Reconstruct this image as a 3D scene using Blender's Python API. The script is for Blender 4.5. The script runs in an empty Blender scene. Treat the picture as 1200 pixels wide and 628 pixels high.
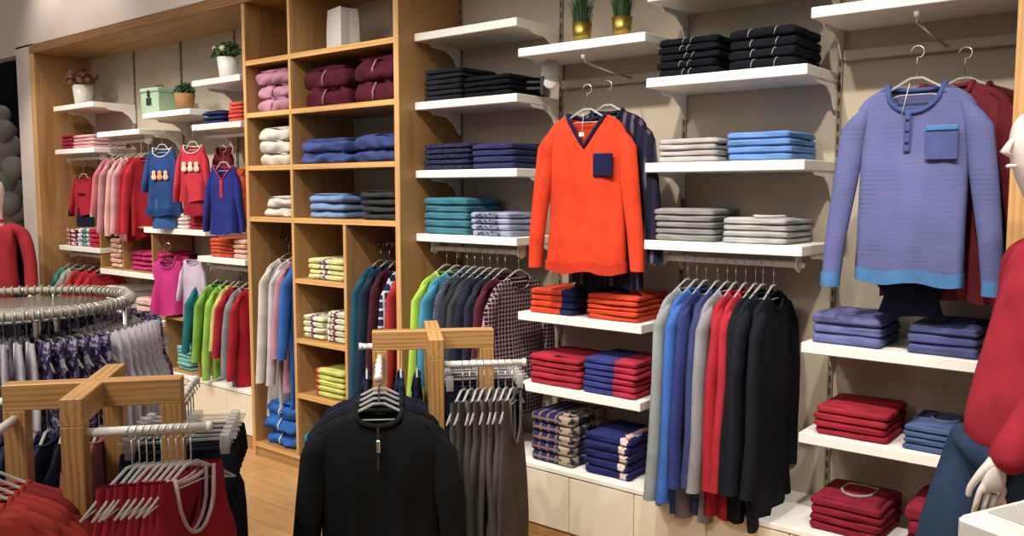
import bpy, math, random
from mathutils import Vector, noise, Matrix
R=random.Random(7)
D=bpy.data; C=bpy.context.scene.collection
# ------------------------------------------------------------------ camera maths
F=1004.47; YAW=.6825; PIT=.0884; CAM=Vector((0,-3.7187,1.74))
fw=Vector((-math.sin(YAW)*math.cos(PIT),math.cos(YAW)*math.cos(PIT),-math.sin(PIT)))
rt=Vector((math.cos(YAW),math.sin(YAW),0)); up=rt.cross(fw)
def at(px,py,y):
    """point of the photograph on the vertical plane y"""
    d=fw+rt*((px-600)/F)-up*((py-314)/F); k=(y-CAM.y)/d.y
    return CAM+d*k
def lz(lat,Z,z=0):
    """floor position from distance ahead and sideways of the viewpoint"""
    return Vector((-.6307*Z+.776*lat, CAM.y+.776*Z+.6307*lat, z))
cam=D.cameras.new('camera'); co=D.objects.new('camera',cam); C.objects.link(co)
cam.lens=F/1200*36; cam.sensor_width=36; cam.clip_start=.05
co.matrix_world=Matrix(((rt.x,up.x,-fw.x,CAM.x),(rt.y,up.y,-fw.y,CAM.y),(rt.z,up.z,-fw.z,CAM.z),(0,0,0,1)))
bpy.context.scene.camera=co
# ------------------------------------------------------------------ materials
def lin(c):
    return tuple((x/12.92 if x<=.04045 else ((x+.055)/1.055)**2.4) for x in c)
def hexc(h): 
    h=h.lstrip('#'); return lin(tuple(int(h[i:i+2],16)/255 for i in (0,2,4)))+(1,)
_m={}
def mute(c,sat=.92,v=.84):
    g=.3*c[0]+.59*c[1]+.11*c[2]; return tuple((g+(x-g)*sat)*v for x in c[:3])+(1,)
def nodes(name):
    m=D.materials.new(name); m.use_nodes=True; nt=m.node_tree
    return m,nt,nt.nodes['Principled BSDF'],nt.nodes,nt.links
def coords(nt,kind='Object',scale=(1,1,1)):
    tc=nt.nodes.new('ShaderNodeTexCoord'); mp=nt.nodes.new('ShaderNodeMapping'); mp.inputs['Scale'].default_value=scale
    nt.links.new(tc.outputs[kind],mp.inputs[0]); return mp.outputs[0]
def mix(nt,fac,a,b):
    x=nt.nodes.new('ShaderNodeMix'); x.data_type='RGBA'
    for s,v in ((0,fac),(6,a),(7,b)):
        if hasattr(v,'links') or isinstance(v,bpy.types.NodeSocket): nt.links.new(v,x.inputs[s])
        else: x.inputs[s].default_value=v
    return x.outputs[2]
def ramp(nt,fac,lo,hi,a=(0,0,0,1),b=(1,1,1,1)):
    r=nt.nodes.new('ShaderNodeValToRGB'); r.color_ramp.elements[0].position=lo; r.color_ramp.elements[1].position=hi
    r.color_ramp.elements[0].color=a; r.color_ramp.elements[1].color=b
    nt.links.new(fac,r.inputs[0]); return r.outputs[0]
def wave(nt,vec,scale,dirn,dist=0):
    w=nt.nodes.new('ShaderNodeTexWave'); w.bands_direction=dirn; w.inputs['Scale'].default_value=scale
    w.inputs['Distortion'].default_value=dist; nt.links.new(vec,w.inputs[0]); return w.outputs[1]
def noi(nt,vec,scale,detail=2):
    n=nt.nodes.new('ShaderNodeTexNoise'); n.inputs['Scale'].default_value=scale; n.inputs['Detail'].default_value=detail
    nt.links.new(vec,n.inputs[0]); return n.outputs[0]
def mmax(nt,a,b,op='MAXIMUM'):
    x=nt.nodes.new('ShaderNodeMath'); x.operation=op; nt.links.new(a,x.inputs[0]); nt.links.new(b,x.inputs[1]); return x.outputs[0]
def fab(c,pat=None,c2='#ffffff',s=1.0,c3=None):
    k=(c,pat,c2,s,c3)
    if k in _m: return _m[k]
    m,nt,b,N,L=nodes('fabric'); v=coords(nt)
    col=mute(hexc(c)); dark=tuple(x*.72 for x in col[:3])+(1,)
    out=mix(nt,ramp(nt,noi(nt,v,9,3),.35,.7),col,dark)
    B=mute(hexc(c2))
    if pat=='stripe':  out=mix(nt,ramp(nt,wave(nt,v,30*s,'Z'),.5,.62),out,B)
    elif pat=='vstripe':  out=mix(nt,ramp(nt,wave(nt,v,14*s,'X'),.86,.93),out,B)
    elif pat=='check':
        a=ramp(nt,wave(nt,v,16*s,'X'),.82,.9); z=ramp(nt,wave(nt,v,16*s,'Z'),.82,.9)
        out=mix(nt,mmax(nt,a,z),out,B)
    elif pat=='plaid':
        a=ramp(nt,wave(nt,v,5*s,'X'),.6,.7); z=ramp(nt,wave(nt,v,6*s,'Y'),.6,.7)
        out=mix(nt,a,out,hexc(c3 or c2)); out=mix(nt,mmax(nt,a,z,'MULTIPLY'),out,B)
    elif pat=='print':
        out=mix(nt,ramp(nt,noi(nt,v,38*s,3),.5,.56),out,B)
        if c3: out=mix(nt,ramp(nt,noi(nt,v,23*s,1),.58,.62),out,hexc(c3))
    elif pat=='speck':
        out=mix(nt,ramp(nt,noi(nt,v,120*s,2),.5,.6),out,B)
    L.new(out,b.inputs['Base Color'])
    b.inputs['Roughness'].default_value=.9; b.inputs['Specular IOR Level'].default_value=.15
    bu=N.new('ShaderNodeBump'); bu.inputs['Strength'].default_value=.35; bu.inputs['Distance'].default_value=.004
    L.new(mmax(nt,noi(nt,v,26,4),noi(nt,v,400,1),'ADD'),bu.inputs['Height']); L.new(bu.outputs[0],b.inputs['Normal'])
    _m[k]=m; return m
def wood(name,c1,c2,axis='Z',rough=.45,s=1):
    m,nt,b,N,L=nodes(name)
    sc={'Z':(9,9,.7),'X':(.7,9,9),'Y':(9,.7,9)}[axis]; sc=tuple(x*s for x in sc)
    v=coords(nt,'Object',sc); n=noi(nt,v,3.2,6)
    w=wave(nt,v,1.3,{'Z':'X','X':'Z','Y':'X'}[axis],7)
    f=mmax(nt,n,w,'MULTIPLY')
    L.new(ramp(nt,f,.1,.62,hexc(c1),hexc(c2)),b.inputs['Base Color']); b.inputs['Roughness'].default_value=rough
    return m
def plain(name,c,rough=.5,metal=0,var=0.06,bump=0,spec=.5):
    m,nt,b,N,L=nodes(name); v=coords(nt); col=hexc(c); d=tuple(x*(1-var*2) for x in col[:3])+(1,)
    n=noi(nt,v,4,3); L.new(mix(nt,n,col,d),b.inputs['Base Color']); b.inputs['Roughness'].default_value=rough; b.inputs['Metallic'].default_value=metal
    b.inputs['Specular IOR Level'].default_value=spec
    if bump:
        bu=N.new('ShaderNodeBump'); bu.inputs['Strength'].default_value=bump; L.new(noi(nt,v,120,2),bu.inputs['Height']); L.new(bu.outputs[0],b.inputs['Normal'])
    return m
OAK=wood('oak_veneer','#a67d4e','#90693e','Z'); OAKX=wood('oak_veneer_horizontal','#aa8252','#946c40','X')
OAKE=wood('oak_edge','#cb9f66','#b98a54','Z')
RACKW=wood('rack_oak','#b58a52','#95693a','Z',.4,1.6)
WHITE=plain('white_lacquer','#f2efe6',.35); PANEL=plain('cream_back_panel','#b8aa96',.6,0,.04)
CABW=plain('cream_cabinet_front','#e6dcc4',.45); WALLM=plain('pinkish_plaster','#d9cabf',.85,0,.03,.1)
SLOT=plain('slotted_metal_strip','#3a342c',.5,.5); CHROME=plain('chrome','#d8d8d4',.22,1,0)
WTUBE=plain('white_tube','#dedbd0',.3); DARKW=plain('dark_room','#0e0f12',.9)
GREYM=plain('grey_ring','#a59e90',.5)
SKINW=plain('white_mannequin_shell','#e8ddd4',.35); SKINB=plain('beige_mannequin_hand','#c9a98c',.4)
LEAF=plain('green_leaf','#3f6b2e',.6,0,.3); GRASS=plain('dark_grass','#2f5226',.6,0,.3); GOLD=plain('brushed_gold','#b79a4a',.32,.9,.15)
CERAM=plain('white_ceramic','#ece8df',.3); DRY=plain('dried_brown_flower','#8a6148',.9,0,.25,.5); WICK=plain('woven_basket','#a97a45',.8,0,.3,.8)
MINT=plain('mint_tin','#a9c6a8',.4); STEEL=plain('dark_clasp','#4a4c48',.4,.7); PAPER=plain('pale_paper','#c8c5bf',.8,0,.05)
def clear(name,c,a):
    m,nt,b,N,L=nodes(name); b.inputs['Base Color'].default_value=hexc(c); b.inputs['Roughness'].default_value=.12
    t=N.new('ShaderNodeBsdfTransparent'); mx=N.new('ShaderNodeMixShader'); mx.inputs[0].default_value=a
    L.new(t.outputs[0],mx.inputs[1]); L.new(b.outputs[0],mx.inputs[2]); L.new(mx.outputs[0],N['Material Output'].inputs[0]); return m
CLEAR=clear('clear_plastic','#cfcfca',.42); CLEARD=clear('smoky_clear_plastic','#a8a49c',.45)
SHEER=clear('sheer_lilac_fabric','#d6d0da',.72)
# floor
m,nt,b,N,L=nodes('laminate_planks'); v=coords(nt,'Object',(1,1,1))
bk=N.new('ShaderNodeTexBrick'); bk.inputs['Scale'].default_value=1; bk.inputs['Brick Width'].default_value=1.3; bk.inputs['Row Height'].default_value=.19
bk.inputs['Mortar Size'].default_value=.003; bk.inputs['Color1'].default_value=hexc('#c39a66'); bk.inputs['Color2'].default_value=hexc('#b58a56'); bk.inputs['Mortar'].default_value=hexc('#7d5c38')
L.new(v,bk.inputs[0]); n=noi(nt,coords(nt,'Object',(1,9,1)),4,5)
L.new(mix(nt,ramp(nt,n,.3,.75),bk.outputs[0],hexc('#a87c4a')),b.inputs['Base Color']); b.inputs['Roughness'].default_value=.35
FLOORM=m
# ------------------------------------------------------------------ mesh builder
class MB:
    def __init__(s): s.v=[];s.f=[];s.mi=[];s.sm=[]
    def add(s,vs,fs,mi=0,smooth=False):
        o=len(s.v); s.v+= [tuple(p) for p in vs]; s.f+=[tuple(i+o for i in f) for f in fs]
        s.mi+=[mi]*len(fs); s.sm+=[smooth]*len(fs); return s
    def box(s,x0,x1,y0,y1,z0,z1,mi=0,bev=0):
        if bev:
            b=min(bev,(x1-x0)/2.1,(y1-y0)/2.1,(z1-z0)/2.1)
            vs=[];
            # bevelled box: 3 verts per corner
            idx={}
            for i,x in enumerate((x0,x1)):
                for j,y in enumerate((y0,y1)):
                    for k,z in enumerate((z0,z1)):
                        sx,sy,sz=(1,-1)[i],(1,-1)[j],(1,-1)[k]
                        for a,p in enumerate(((x,y+sy*b,z+sz*b),(x+sx*b,y,z+sz*b),(x+sx*b,y+sy*b,z))):
                            idx[i,j,k,a]=len(vs); vs.append(p)
            fs=[]
            for i in (0,1): fs.append([idx[i,j,k,0] for j,k in ((0,0),(1,0),(1,1),(0,1))])
            for j in (0,1): fs.append([idx[i,j,k,1] for i,k in ((0,0),(1,0),(1,1),(0,1))])
            for k in (0,1): fs.append([idx[i,j,k,2] for i,j in ((0,0),(1,0),(1,1),(0,1))])
            for j in (0,1):
                for k in (0,1): fs.append([idx[0,j,k,1],idx[1,j,k,1],idx[1,j,k,2],idx[0,j,k,2]])
            for i in (0,1):
                for k in (0,1): fs.append([idx[i,0,k,0],idx[i,1,k,0],idx[i,1,k,2],idx[i,0,k,2]])
                for j in (0,1): fs.append([idx[i,j,0,0],idx[i,j,1,0],idx[i,j,1,1],idx[i,j,0,1]])
                for j in (0,1):
                    for k in (0,1): fs.append([idx[i,j,k,a] for a in (0,1,2)])
            return s.add(vs,fs,mi)
        vs=[(x,y,z) for x in (x0,x1) for y in (y0,y1) for z in (z0,z1)]
        return s.add(vs,[(0,1,3,2),(4,6,7,5),(0,4,5,1),(2,3,7,6),(0,2,6,4),(1,5,7,3)],mi)
    def prism(s,poly,axis,a,b_,mi=0):
        n=len(poly); P=[]
        for t in (a,b_):
            for p,q in poly: P.append({'x':(t,p,q),'y':(p,t,q),'z':(p,q,t)}[axis])
        fs=[tuple(range(n)),tuple(range(2*n-1,n-1,-1))]+[(i,(i+1)%n,(i+1)%n+n,i+n) for i in range(n)]
        return s.add(P,fs,mi)
    def tube(s,pts,r,seg=8,mi=0,cap=True,closed=False,flat=1.0,upv=None):
        pts=[Vector(p) for p in pts]; n=len(pts); rr=r if isinstance(r,(list,tuple)) else [r]*n
        vs=[];fs=[]; prev=Vector(upv) if upv else None
        for i,p in enumerate(pts):
            if closed: t=pts[(i+1)%n]-pts[i-1]
            else: t=pts[min(i+1,n-1)]-pts[max(i-1,0)]
            if t.length<1e-9: t=Vector((0,0,1))
            t.normalize()
            if prev is None: prev=Vector((0,0,1)) if abs(t.z)<.9 else Vector((1,0,0))
            u=prev-t*prev.dot(t)
            if u.length<1e-6: u=t.orthogonal()
            u.normalize(); w=t.cross(u); prev=u
            for k in range(seg):
                a=2*math.pi*k/seg; vs.append(p+(u*math.cos(a)+w*math.sin(a)*flat)*rr[i])
        for i in range(n if closed else n-1):
            j=(i+1)%n
            for k in range(seg): fs.append((i*seg+k,i*seg+(k+1)%seg,j*seg+(k+1)%seg,j*seg+k))
        if cap and not closed: fs+=[tuple(range(seg-1,-1,-1)),tuple((n-1)*seg+k for k in range(seg))]
        return s.add(vs,fs,mi,True)
    def lathe(s,prof,seg=24,c=(0,0,0),mi=0):
        vs=[(c[0]+r*math.cos(2*math.pi*k/seg),c[1]+r*math.sin(2*math.pi*k/seg),c[2]+z) for r,z in prof for k in range(seg)]
        fs=[(i*seg+k,i*seg+(k+1)%seg,(i+1)*seg+(k+1)%seg,(i+1)*seg+k) for i in range(len(prof)-1) for k in range(seg)]
        fs.append(tuple(range(seg-1,-1,-1))); fs.append(tuple((len(prof)-1)*seg+k for k in range(seg)))
        return s.add(vs,fs,mi,True)
    def rings(s,rings,cap0=False,cap1=False,mi=0,mif=None):
        n=len(rings[0]); vs=[p for r in rings for p in r]; fs=[]
        for i in range(len(rings)-1):
            for k in range(n): fs.append((i*n+k,i*n+(k+1)%n,(i+1)*n+(k+1)%n,(i+1)*n+k))
        if cap0: fs.append(tuple(range(n-1,-1,-1)))
        if cap1: fs.append(tuple((len(rings)-1)*n+k for k in range(n)))
        o=len(s.f); s.add(vs,fs,mi,True)
        if mif:
            for q,f in enumerate(fs):
                cx=sum((Vector(vs[i]) for i in f),Vector())/len(f); s.mi[o+q]=mif(cx)
        return s
    def mesh(s,name,mats):
        me=D.meshes.new(name); me.from_pydata(s.v,[],s.f)
        for m in (mats if isinstance(mats,(list,tuple)) else [mats]): me.materials.append(m)
        me.polygons.foreach_set('material_index',s.mi); me.polygons.foreach_set('use_smooth',s.sm); me.update(); return me
def link(name,me,parent=None,loc=None,rz=0,scale=None):
    o=D.objects.new(name,me); C.objects.link(o)
    if parent: o.parent=parent
    if loc is not None: o.location=loc
    if rz: o.rotation_euler=(0,0,rz)
    if scale: o.scale=scale
    return o
def part(name,mb,mat,parent,loc=None): return link(name,mb.mesh(name,mat),parent,loc)
def tag(o,label,cat,group=None):
    if len(label.replace('-',' ').split())>16: print('LONG',label)
    o['label']=label; o['category']=cat
    if group: o['group']=group
    return o
def thing(name,label,cat,loc=(0,0,0),rz=0,group=None):
    o=link(name,None,None,loc,rz); o.empty_display_size=.05
    return tag(o,label,cat,group)
def struct(name,mb,mat,parent=None):
    o=part(name,mb,mat,parent)
    if not parent: o['kind']='structure'
    return o
ORD=['first','second','third','fourth','fifth','sixth','seventh','eighth','ninth','tenth','eleventh','twelfth','thirteenth','fourteenth','fifteenth','sixteenth','seventeenth','eighteenth','nineteenth','twentieth']+['%s'%w for w in ('twenty-first','twenty-second','twenty-third','twenty-fourth','twenty-fifth','twenty-sixth','twenty-seventh','twenty-eighth','twenty-ninth','thirtieth','thirty-first','thirty-second','thirty-third','thirty-fourth','thirty-fifth','thirty-sixth')]
# ------------------------------------------------------------------ room
X1=-3.4108; W=.7236; XB=[X1+W*i for i in range(5)]
CF=-.48                    # cubby and frame front plane
ZT=2.93; ZB=.40; YB=-.43
XL=-7.98; XR=XB[4]
struct('floor',MB().box(-13,3,-6,4,-.05,0),FLOORM)
mb=MB().box(XL,XR+.05,0,.08,0,3.05); struct('wall_back',mb,PANEL)
zo=at(8,66,CF).z; XO=at(19,100,CF).x
mb=MB().box(XO,XR+2.2,CF+.01,CF+.09,ZT+.075,4.0); struct('wall_upper',mb,WALLM)
mb=MB().box(XO,XL,CF+.01,.08,0,ZT+.09); struct('wall_left',mb,WALLM)
mb=MB().box(-10.5,XO,CF+.03,CF+.13,zo,4.0); struct('wall_opening_header',mb,WALLM).name='wall_header'
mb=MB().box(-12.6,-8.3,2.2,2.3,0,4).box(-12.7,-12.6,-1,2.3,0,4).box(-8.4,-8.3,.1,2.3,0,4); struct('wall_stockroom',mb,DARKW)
mb=MB().box(-11,-10.5,CF+.03,CF+.13,0,4.0); struct('wall_far_left',mb,WALLM)
mb=MB().box(XR+.06,3,0,.08,0,ZT+.09); struct('wall_right',mb,WALLM)
# oak portal frame round the shelving
fr=thing('oak_frame','wide oak portal frame surrounding the whole shelf wall','frame',(XL,CF,0))
def rel(o,mb_,name,mat): return link(name,mb_.mesh(name,mat),o,tuple(-c for c in o.location))
rel(fr,MB().box(XL,XL+.04,CF,0,0,ZT,bev=.003),'side_panel',OAK)
rel(fr,MB().box(XL-.03,XL+.04,CF-.015,CF,0,ZT,bev=.003),'post',OAKE)
rel(fr,MB().box(XL,XR+.05,CF,0,ZT,ZT+.03),'top_panel',OAKX)
rel(fr,MB().box(XL-.03,XR+.1,CF-.015,CF,ZT,ZT+.075,bev=.003),'header_beam',wood('oak_header','#946a3e','#7a5028','X'))
rel(fr,MB().box(XR,XR+.05,CF,0,0,ZT,bev=.003),'side_panel',OAK)
rel(fr,MB().box(XR,XR+.09,CF-.02,CF,0,ZT,bev=.003),'post',OAKE)
# slotted standards
LS=[XL+W*1.0+.02,XL+W*2+.02,XL+W*3+.03]
LS=[at(158.4,100,0).x,at(213.4,100,0).x,at(213.4,100,0).x*2-at(158.4,100,0).x]
for i,x in enumerate(XB[1:4]+LS+[XB[0]+.012]):
    w=MB().box(x-.011,x+.011,-.008,0,ZB,ZT)
    for k in range(46): w.box(x-.004,x+.004,-.0095,-.008,ZB+.03+k*.054,ZB+.06+k*.054,1)
    struct('trim_%d'%(i+1),w,[plain('strip','#8c7f6b',.5,.3),SLOT])
# ------------------------------------------------------------------ base cabinets and worktop
def cabinet(x0,x1,lab):
    c=thing('base_cabinet',lab,'cabinet',(x0,YB,0),group='low cream base cabinets along the wall')
    rel(c,MB().box(x0,x1,YB+.02,0,.09,ZB-.025),'carcass',CABW)
    rel(c,MB().box(x0,x1,YB+.012,YB+.03,0,.09),'plinth',OAKX)
    xm=(x0+x1)/2
    for a,b in ((x0,xm),(xm,x1)): rel(c,MB().box(a+.002,b-.002,YB+.004,YB+.02,.095,ZB-.03,bev=.003),'door',CABW)
wt=tag(part('worktop',MB().box(X1,XR,YB,0,ZB-.025,ZB,bev=.003),WHITE,None),'long white worktop over the low cream cabinets right of the oak partition','worktop')
for i,l in enumerate(('behind the wooden rack with grey tops','below the navy plaid stacks','below the long hanging pyjamas','below the maroon folded stacks')):
    cabinet(XB[i],XB[i+1],'low cream two-door base cabinet '+l)
k1,k2,k3=-4.843,-4.372,-3.4475
wt=tag(part('worktop',MB().box(XL+.04,k1-.0,YB,0,ZB-.025,ZB,bev=.003),WHITE,None),'white worktop at the left under the green and red hanging tops','worktop')
xx=[XL+.04]+[XL+.04+(k1-XL-.04)/4*i for i in range(1,5)]
for i in range(4): cabinet(xx[i],xx[i+1],'low cream two-door base cabinet in the left bay, %s from the left wall'%ORD[i])
# ------------------------------------------------------------------ oak cubby unit
cb=thing('cubby_unit','tall open oak cubby unit with shelves and hanging compartments','shelf unit',(k1,CF,0))
T=.035
rel(cb,MB().box(k1,k1+.03,CF,0,0,ZT,bev=.002),'side_panel',OAK)
rel(cb,MB().box(k2,k2+.022,CF+.005,0,.1,ZT,bev=.002),'divider',OAK)
rel(cb,MB().box(k3,X1,CF,0,0,ZT,bev=.002),'side_panel',OAK)
for a,b,nm in ((k1,k1+.03,'edge_strip'),(k2,k2+.022,'edge_strip'),(k3,X1,'edge_strip')):
    rel(cb,MB().box(a,b,CF-.006,CF,.1 if a==k2 else 0,ZT),nm,OAKE)
rel(cb,MB().box(k1+.03,k3,-.02,0,.1,1.5),'back_panel',wood('oak_back','#96693a','#7e5429','Z'))
rel(cb,MB().box(k1+.03,k2,-.022,0,1.5,ZT),'back_panel',OAK)
kz=[2.5685,2.241,1.907,1.582]
EDX=wood('oak_edge_x','#d3a566','#c08f52','X')
for z in kz:
    for a,b in ((k1+.03,k2),(k2+.022,k3)):
        s_=rel(cb,MB().box(a,b,CF+.002,-.005,z-.03,z,bev=.002),'shelf',OAKX); rel(cb,MB().box(a,b,CF-.004,CF+.002,z-.03,z),'edge_strip',EDX)
kp=at(404.5,300,CF).x
rel(cb,MB().box(kp-.011,kp+.011,CF+.004,-.005,.1,kz[3]-.03,bev=.002),'divider',OAK); rel(cb,MB().box(kp-.011,kp+.011,CF-.004,CF+.004,.1,kz[3]-.03),'edge_strip',OAKE)
bz=[at(375,329,CF).z,at(376,401,CF).z,at(376,467,CF).z]
for z in bz:
    rel(cb,MB().box(k2+.022,kp-.011,CF+.002,-.005,z-.028,z,bev=.002),'shelf',OAKX); rel(cb,MB().box(k2+.022,kp-.011,CF-.004,CF+.002,z-.028,z),'edge_strip',EDX)
rel(cb,MB().box(k1+.03,k3,CF+.002,-.005,.068,.096,bev=.002),'shelf',OAKX)
rel(cb,MB().box(k1+.03,k3,CF-.004,CF+.002,.068,.096),'edge_strip',EDX)
rel(cb,MB().box(k1+.03,k3,CF+.004,CF+.02,0,.068),'plinth',OAKX)
for a,b in ((k1+.03,k2),(kp+.011,k3)):
    r_=rel(cb,MB().tube([(a,-.25,1.44),(b,-.25,1.44)],.011,10),'hanging_rail',CHROME)
# ------------------------------------------------------------------ white wall shelves
def shelf(x0,x1,z,lab,yf=-.372,rail=False,cr=True):
    t=thing('wall_shelf',lab,'shelf',(x0,0,z),group='white wall shelves')
    rel(t,MB().box(x0+.004,x1-.004,yf,-.012,z-.042,z,bev=.003),'board',WHITE)
    for x in (x0+.008,x1-.014):
        poly=[(-.01,z-.042),(-.01,z-.16),(-.03,z-.155),(-.07,z-.10),(-.13,z-.065),(-.24,z-.058),(-.26,z-.042)]
        rel(t,MB().prism(poly,'x',x,x+.006),'bracket',WHITE)
    if rail:
        for x in (x0+.05,x1-.056): rel(t,MB().prism([(-.30,z-.042),(-.30,z-.10),(-.27,z-.115),(-.24,z-.10),(-.24,z-.042)],'x',x,x+.006),'rail_bracket',WHITE)
        rel(t,MB().box(x0+.03,x1-.03,-.283,-.257,z-.095,z-.07,bev=.004),'hanging_rail',WTUBE)
    return t
shelf(XB[0],XB[1],2.595,'empty white wall shelf, highest beside the oak partition')
shelf(XB[0],XB[1],2.227,'white wall shelf carrying black folded trousers beside the oak partition')
shelf(XB[0],XB[1],1.858,'white wall shelf carrying two navy patterned stacks')
shelf(XB[0],XB[1],1.511,'white wall shelf carrying teal and printed stacks, with clothes rail below',rail=True)
shelf(XB[1],XB[2],2.442,'white wall shelf holding two gold grass pots')
shelf(XB[1],XB[2],1.14,'white wall shelf carrying two bright orange stacks')
shelf(XB[1],XB[2],.7815,'white wall shelf carrying a red and a blue-red stack')
shelf(XB[2],XB[3],2.607,'white wall shelf cut by the top of the photo above black stacks')
shelf(XB[2],XB[3],2.238,'white wall shelf carrying two black pinstriped stacks')
shelf(XB[2],XB[3],1.868,'white wall shelf carrying pale grey and light blue stacks')
shelf(XB[2],XB[3],1.526,'white wall shelf carrying grey stacks, with pyjamas hanging below',rail=True)
shelf(XB[3],XB[4],2.448,'empty white wall shelf above the blue henley')
shelf(XB[3],XB[4],1.144,'white wall shelf carrying two lilac-blue stacks')
shelf(XB[3],XB[4],.778,'white wall shelf carrying red and slate-blue stacks')
# crossbars with face-out arms
def facearm(x0,x1,z,xa,lab,y1=-.42):
    t=thing('display_crossbar',lab,'rail',(x0,0,z))
    rel(t,MB().box(x0,x1,-.035,-.012,z-.022,z+.022,bev=.004),'bar',plain('taupe_bar','#b9a994',.4))
    pts=[(xa,-.03,z),(xa,-.2,z+.01),(xa,y1+.02,z+.03),(xa,y1,z+.05)]
    rel(t,MB().tube(pts,.006,8),'arm',CHROME); rel(t,MB().tube([(xa,y1,z+.045),(xa,y1-.002,z+.062)],.009,8),'arm_tip',CLEAR)
    return t
# ------------------------------------------------------------------ hangers
def hanger_meshes(hw=.2,mat=None,clip=False):
    k=('hg',hw,mat.name if mat else 0,clip)
    if k in _m: return _m[k]
    mat=mat or CLEAR
    hk=MB(); pts=[(0,0,-.112),(0,0,-.04)]+[(.022*math.cos(a),0,-.022+.022*math.sin(a)) for a in [math.radians(x) for x in range(-60,215,25)]]
    hk.tube(pts,.0022,6)
    bd=MB()
    if clip:
        bd.tube([(-hw,0,-.125),(hw,0,-.125)],.005,6).box(-.03,.03,-.004,.004,-.135,-.105)
        cl=MB()
        for s in (-1,1): cl.box(-.015,.015,-.012,.012,-.175,-.11,bev=.004) if s>0 else None
        _m[k]=(hk.mesh('hook',CHROME),bd.mesh('bar',mat),cl.mesh('clips',mat)); return _m[k]
    bd.tube([(-hw*.93,0,-.205),(-hw*.55,0,-.158),(-.02,0,-.112),(.02,0,-.112),(hw*.55,0,-.158),(hw*.93,0,-.205)],[.003,.0045,.005,.005,.0045,.003],6)
    bd.tube([(-hw*.93,0,-.206),(-hw*.3,0,-.17),(hw*.3,0,-.17),(hw*.93,0,-.206)],.0025,6)
    _m[k]=(hk.mesh('hook',CHROME),bd.mesh('hanger_body',mat),None); return _m[k]
def hanger(loc,rz,lab,group=None,hw=.2,mat=None,clip=False):
    h,b,c=hanger_meshes(hw,mat,clip)
    t=thing('clothes_hanger',lab,'hanger',loc,rz,group)
    link('hook',h,t); o=link('hanger_body',b,t)
    if c:
        for q in (-1,1): link('clip',c,o,(q*hw*.8,0,0))
    return t
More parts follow.
